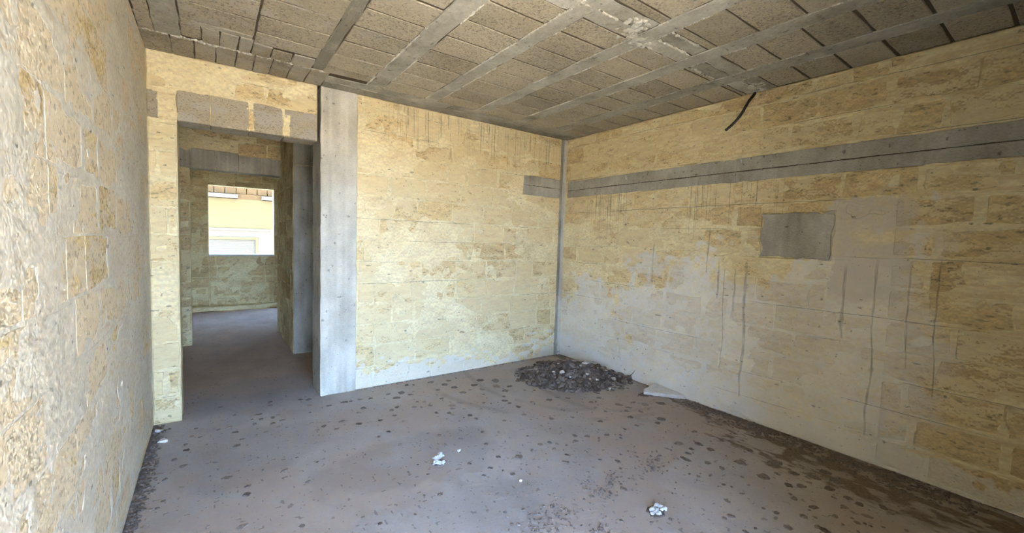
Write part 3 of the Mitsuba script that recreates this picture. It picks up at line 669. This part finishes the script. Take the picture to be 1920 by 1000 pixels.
litter = [mound]
for _ in range(2600):
    a, q = rng.uniform(0, 2 * math.pi), math.sqrt(rng.random()) * 1.12
    u, v = q * .57 * math.cos(a), q * .44 * math.sin(a)
    x, y = HX + u * ca - v * sa, HY + u * sa + v * ca   # back to the room's axes
    if not (2.5 < x < XR - .02 and y < YB - .03):
        continue
    z = heap_z(x, y)
    if z < 0.004 and rng.random() < .6:
        continue
    m = crumb(0.006 + 0.034 * rng.random() ** 3)
    m.apply_transform(trimesh.transformations.rotation_matrix(rng.uniform(-1, 1), [1, rng.normal(), 0]))
    m.apply_translation((x, y, z + .002))
    litter.append(m)
hm = cat(litter)
add('debris_heap', hm, 'dung', False, np.vstack([const_uv(litter[0], 0.15, 0), toned(litter[1:], -0.4, 0.65)]), label='low heap of dark droppings and dirt in the far right corner of the room', category='heap', kind='stuff')


def chunk(r, flat=0.6, seed=0):
    q = np.random.default_rng(seed)
    import manifold3d as m3
    pts3 = q.normal(0, 1, (16, 3))
    pts3 = pts3 / np.linalg.norm(pts3, axis=1, keepdims=True) * q.uniform(.75, 1.1, (16, 1)) * np.array([1.2, .9, flat]) * r
    return trimesh.convex.convex_hull(pts3)


CH = [(3.64, 3.72, .034, 'long pale mortar flake behind the dark heap, close to the corner of the walls'), (3.41, 3.83, .030, 'whitish fragment at the back left edge of the dark heap'), (3.39, 3.25, .042, 'largest white mortar fragment, in the middle of the dark heap'),
      (3.00, 3.21, .036, 'large greyish mortar fragment in the left half of the dark heap'), (3.31, 2.81, .030, 'flat bluish white chip at the front right foot of the dark heap'), (3.55, 2.98, .036, 'beige mortar fragment near the right end of the dark heap'),
      (2.77, 3.38, .028, 'flat pale fragment lying left of the dark heap'), (3.31, 3.60, .022, ''), (3.26, 3.20, .024, ''), (2.97, 3.31, .022, ''), (3.22, 3.06, .024, ''), (3.26, 2.95, .024, ''), (3.55, 3.09, .020, ''), (3.19, 2.99, .018, ''), (3.04, 3.13, .018, ''), (3.44, 3.12, .016, ''), (3.12, 3.40, .018, '')]
for i, (x, y, r, text) in enumerate(CH):
    m = chunk(r, .5, 900 + i)
    m.apply_transform(trimesh.transformations.rotation_matrix(i * 1.3, [0, 0, 1]))
    if i == 0:
        m.vertices *= np.array([2.2, .8, .6])
    m.apply_translation((x, y, heap_z(x, y) + r * .35 + ((0.03 if r > .034 else 0.014) if heap_z(x, y) > 0.01 else 0)))
    add('mortar_fragment', m, 'chalk', 20, label=text or 'small pale mortar fragment half sunk in the dark heap in the corner', category='stone', **({} if text else {'group': 'pale fragments in the dark heap'}))
# a few dry twigs sticking out of the heap
def tube(points, rad, n=7):
    p = np.asarray(points, float)
    t = np.gradient(p, axis=0)
    t /= np.linalg.norm(t, axis=1, keepdims=True)
    a = np.cross(t, [0.31, 0.22, 0.92])
    a /= np.linalg.norm(a, axis=1, keepdims=True)
    b = np.cross(t, a)
    rad = np.broadcast_to(rad, (len(p),))
    th = np.arange(n) * 2 * np.pi / n
    v = p[:, None] + rad[:, None, None] * (np.cos(th)[None, :, None] * a[:, None] + np.sin(th)[None, :, None] * b[:, None])
    i, j = np.meshgrid(np.arange(len(p) - 1), np.arange(n), indexing='ij')
    q = np.stack([i * n + j, i * n + (j + 1) % n, (i + 1) * n + (j + 1) % n, (i + 1) * n + j], -1).reshape(-1, 4)
    v = np.vstack([v.reshape(-1, 3), p[:1], p[-1:]])
    k = np.arange(n)
    L0 = (len(p) - 1) * n
    caps = np.vstack([np.stack([k * 0 + len(v) - 2, (k + 1) % n, k], 1), np.stack([k * 0 + len(v) - 1, L0 + k, L0 + (k + 1) % n], 1)])
    return trimesh.Trimesh(v, np.vstack([q[:, [0, 1, 2]], q[:, [0, 2, 3]], caps]), process=False)


tw = tube([(3.60, 2.93, .02), (3.66, 2.88, .05), (3.69, 2.85, .085), (3.715, 2.83, .13)], [.006, .005, .004, .002], 6)
scene['debris_heap__twig'] = ply(tw, 'bark', True)
labels['debris_heap__twig'] = {'label': 'thin dark twig sticking up'}

# broken plaster slab lying against the right wall, with dirt round it
sp = np.array([(3.475, 2.530), (3.56, 2.43), (3.66, 2.30), (3.725, 2.235), (3.735, 2.33), (3.735, 2.45), (3.74, 2.585), (3.68, 2.60), (3.60, 2.575), (3.53, 2.575)])
sm = piece(sp, FLOOR, 0.045, 0.004, 0.008, (0.10, 0.05))
add('plaster_slab', sm, 'chalk', False, label='flat broken slab of pale plaster lying on the floor against the right wall', category='slab')
pts = [(3.475 + rng.normal(0, .03), 2.52 + rng.normal(0, .03)) for _ in range(70)] + [(3.60 + .2 * t + rng.normal(0, .012), 2.40 - .25 * t + rng.normal(0, .012)) for t in rng.uniform(-.5, .6, 60)]
m = strewn(pts, .004, .012)
add('dirt_rim', m, 'dung', False, const_uv(m, 0.25, 0), label='dark dirt crumbs gathered round the broken plaster slab', category='dirt', kind='stuff')

# crumpled scraps on the floor
def crumple(w, d, h, seed, n=14):
    q = np.random.default_rng(seed)
    s = np.linspace(-1, 1, n)
    S, Z = np.meshgrid(s, s, indexing='ij')
    hh = h * (0.3 + 1.0 * np.abs(n2(S + 5, Z + 5, 1.9, seed, 3) - 0.5) * 2)
    hh += q.uniform(-.12, .12, hh.shape) * h
    edge = 1 + 0.28 * (n2(S + 9, Z + 9, 2.3, seed + 2, 2) - .5)
    v = np.stack([S * w / 2 * edge, Z * d / 2 * edge, hh], -1)
    i, j = np.meshgrid(np.arange(n - 1), np.arange(n - 1), indexing='ij')
    f = np.stack([i * n + j, (i + 1) * n + j, (i + 1) * n + j + 1, i * n + j + 1], -1).reshape(-1, 4)
    return trimesh.Trimesh(v.reshape(-1, 3), np.vstack([f[:, [0, 1, 2]], f[:, [0, 2, 3]]]), process=False)


m1 = crumple(.075, .045, .030, 71); m1.apply_transform(trimesh.transformations.rotation_matrix(0.35, [0, 0, 1])); m1.apply_translation((1.235, 2.50, .002))
m2 = crumple(.075, .050, .030, 72); m2.apply_transform(trimesh.transformations.rotation_matrix(-0.65, [0, 0, 1])); m2.apply_translation((1.205, 2.435, .002))
m3 = crumple(.03, .02, .015, 73); m3.apply_translation((1.27, 2.55, .002))
add('paper_scrap', cat([m1, m2, m3]), 'paper', False, label='crumpled bluish white scrap of paper on the middle of the floor', category='paper scrap')
rim = blob(1.22, 2.46, .12, .11, 0.3, .002)
scene['floor__dirt_rim'] = ply(rim, 'dung', False, uv=const_uv(rim, 0.6, 0))
m = chunk(.016, .7, 81); m.apply_translation((1.40, 2.515, .008))
add('pebble', m, 'chalk', 20, label='small white pebble right of the crumpled paper scrap', category='pebble')
m = chunk(.012, .7, 82); m.apply_translation((1.545, 1.988, .006))
add('pebble', m, 'chalk', 20, label='tiny pale pebble on the floor between the paper scrap and the white lime lump', category='pebble')
m = chunk(.030, .6, 83); m.apply_translation((-0.285, 3.72, .014))
add('pebble', m, 'chalk', 20, label='rounded pale pebble near the foot of the left wall, the nearer of two', category='pebble')
m = chunk(.028, .6, 84); m.apply_translation((-0.335, 3.935, .014))
add('pebble', m, 'chalk', 20, label='pale pebble against the doorway jamb in the left corner, the farther of two', category='pebble')
lumps = []
for i in range(16):
    c = chunk(rng.uniform(.010, .02), .5, 300 + i)
    c.apply_translation((2.01 + rng.uniform(-.05, .05), 1.34 + rng.uniform(-.028, .028), .010 + rng.uniform(0, .006)))
    lumps.append(c)
add('lime_lump', cat(lumps), 'paper', False, label='crumbled bluish white lump of lime near the lower edge of the floor', category='lump')
rim = blob(2.01, 1.34, .16, .11, 0.2, .0035)
scene['floor__dirt_rim_001'] = ply(rim, 'dung', False, uv=const_uv(rim, 0.3, 0))

# ------------------------------------------------------------------ things on the right wall
cab = [(3.735, 1.775, 2.792), (3.70, 1.775, 2.755), (3.66, 1.79, 2.70), (3.635, 1.82, 2.62), (3.62, 1.87, 2.55), (3.60, 1.936, 2.489)]
cp = np.array(cab)
tt = np.linspace(0, len(cp) - 1, 40)
from scipy.interpolate import CubicSpline
cv = CubicSpline(np.arange(len(cp)), cp)(tt)
add('cable_conduit', tube(cv, 0.011 + 0.0012 * np.cos(np.arange(40) * np.pi), 10), 'black_plastic', True, label='black corrugated conduit hanging from the joint of right wall and ceiling', category='cable')
for (y, z, text) in ((3.06, 2.19, 'nail in the concrete band nearest the corner'), (1.83, 2.20, 'nail in the concrete band under the black conduit')):
    nl = tube([(XR + .01, y, z), (XR - .05, y + .002, z + .012), (XR - .055, y + .004, z + .045)], [.0035, .0035, .003], 6)
    k = key_of('nail')
    scene[k + '__shank'] = ply(nl, 'galvanised', True)
    hd = trimesh.creation.cylinder(.007, .003, sections=10)
    hd.apply_translation((XR - .055, y + .004, z + .046))
    scene[k + '__head'] = ply(hd, 'galvanised', False)
    labels[k] = {'label': 'short bent ' + text, 'category': 'nail'}

# ------------------------------------------------------------------ outside: ground and the house opposite the far window
gr2 = cat([box(-60, 60, -60, YR - .3, -3.3, -3.1), box(-60, 60, YF + .3, 60, -3.3, -3.1)])
struct('ground', gr2, 'earth', 'pale dry ground outside', 'ground')
BY = 15.0
b = 'house'
scene[b + '__wall'] = ply(cat([box(-6, 9, BY, BY + 6, -3.1, 1.555), ]), 'paint_white', False)
up = box(-6, 9, BY - .04, BY + 6, 1.60, 2.47)
scene[b + '__upper_wall'] = ply(up, 'paint_yellow', False)
led = box(-6, 9, BY - .10, BY + .3, 1.545, 1.60)
scene[b + '__ledge'] = ply(led, 'paint_white', False)
for i, (x0, x1) in enumerate(((-6, .66), (1.27, 9))):
    scene[b + '__coping' + ('' if i == 0 else '_001')] = ply(cat([box(x0, x1, BY - .14, BY + .3, 2.485, 2.60)]), 'paint_white', False)
scene[b + '__brick_panel'] = ply(box(.66, 1.27, BY - .03, BY + .3, 2.47, 2.62), 'terracotta', False)
for i in range(14):
    x0 = -1.0 + i * .27
    scene[b + '__roof_tile' + ('' if i == 0 else f'_{i:03d}')] = ply(piece(rough_rect(x0 + .004, x0 + .262, 2.625, 2.86, .12, .006), ((0, BY + .05, 0), (1, 0, 0), (0, 0, 1), (0, -1, 0)), rng.uniform(0, .02), -.2, .01), 'terracotta', False)
scene[b + '__upper_storey'] = ply(box(-6, 9, BY + .3, BY + 6, 2.47, 5.0), 'paint_yellow', False)
fr = cat([box(-1.4, 1.16, BY - .05, BY + .02, 1.27, 1.345), box(1.10, 1.16, BY - .05, BY + .02, -.6, 1.27), box(-1.4, -1.34, BY - .05, BY + .02, -.6, 1.27)])
scene[b + '__shutter_frame'] = ply(fr, 'paint_yellow', False)
for i in range(12):
    z0 = 1.265 - .055 * (i + 1)
    scene[b + '__shutter_slat' + ('' if i == 0 else f'_{i:03d}')] = ply(piece(rough_rect(-1.34, 1.10, z0 + .003, z0 + .052, 3, 0), ((0, BY, 0), (1, 0, 0), (0, 0, 1), (0, -1, 0)), .012, -.02, .008), 'shutter_grey', False)
labels[b] = {'label': 'sunlit cream and white house seen through the far window', 'category': 'house'}
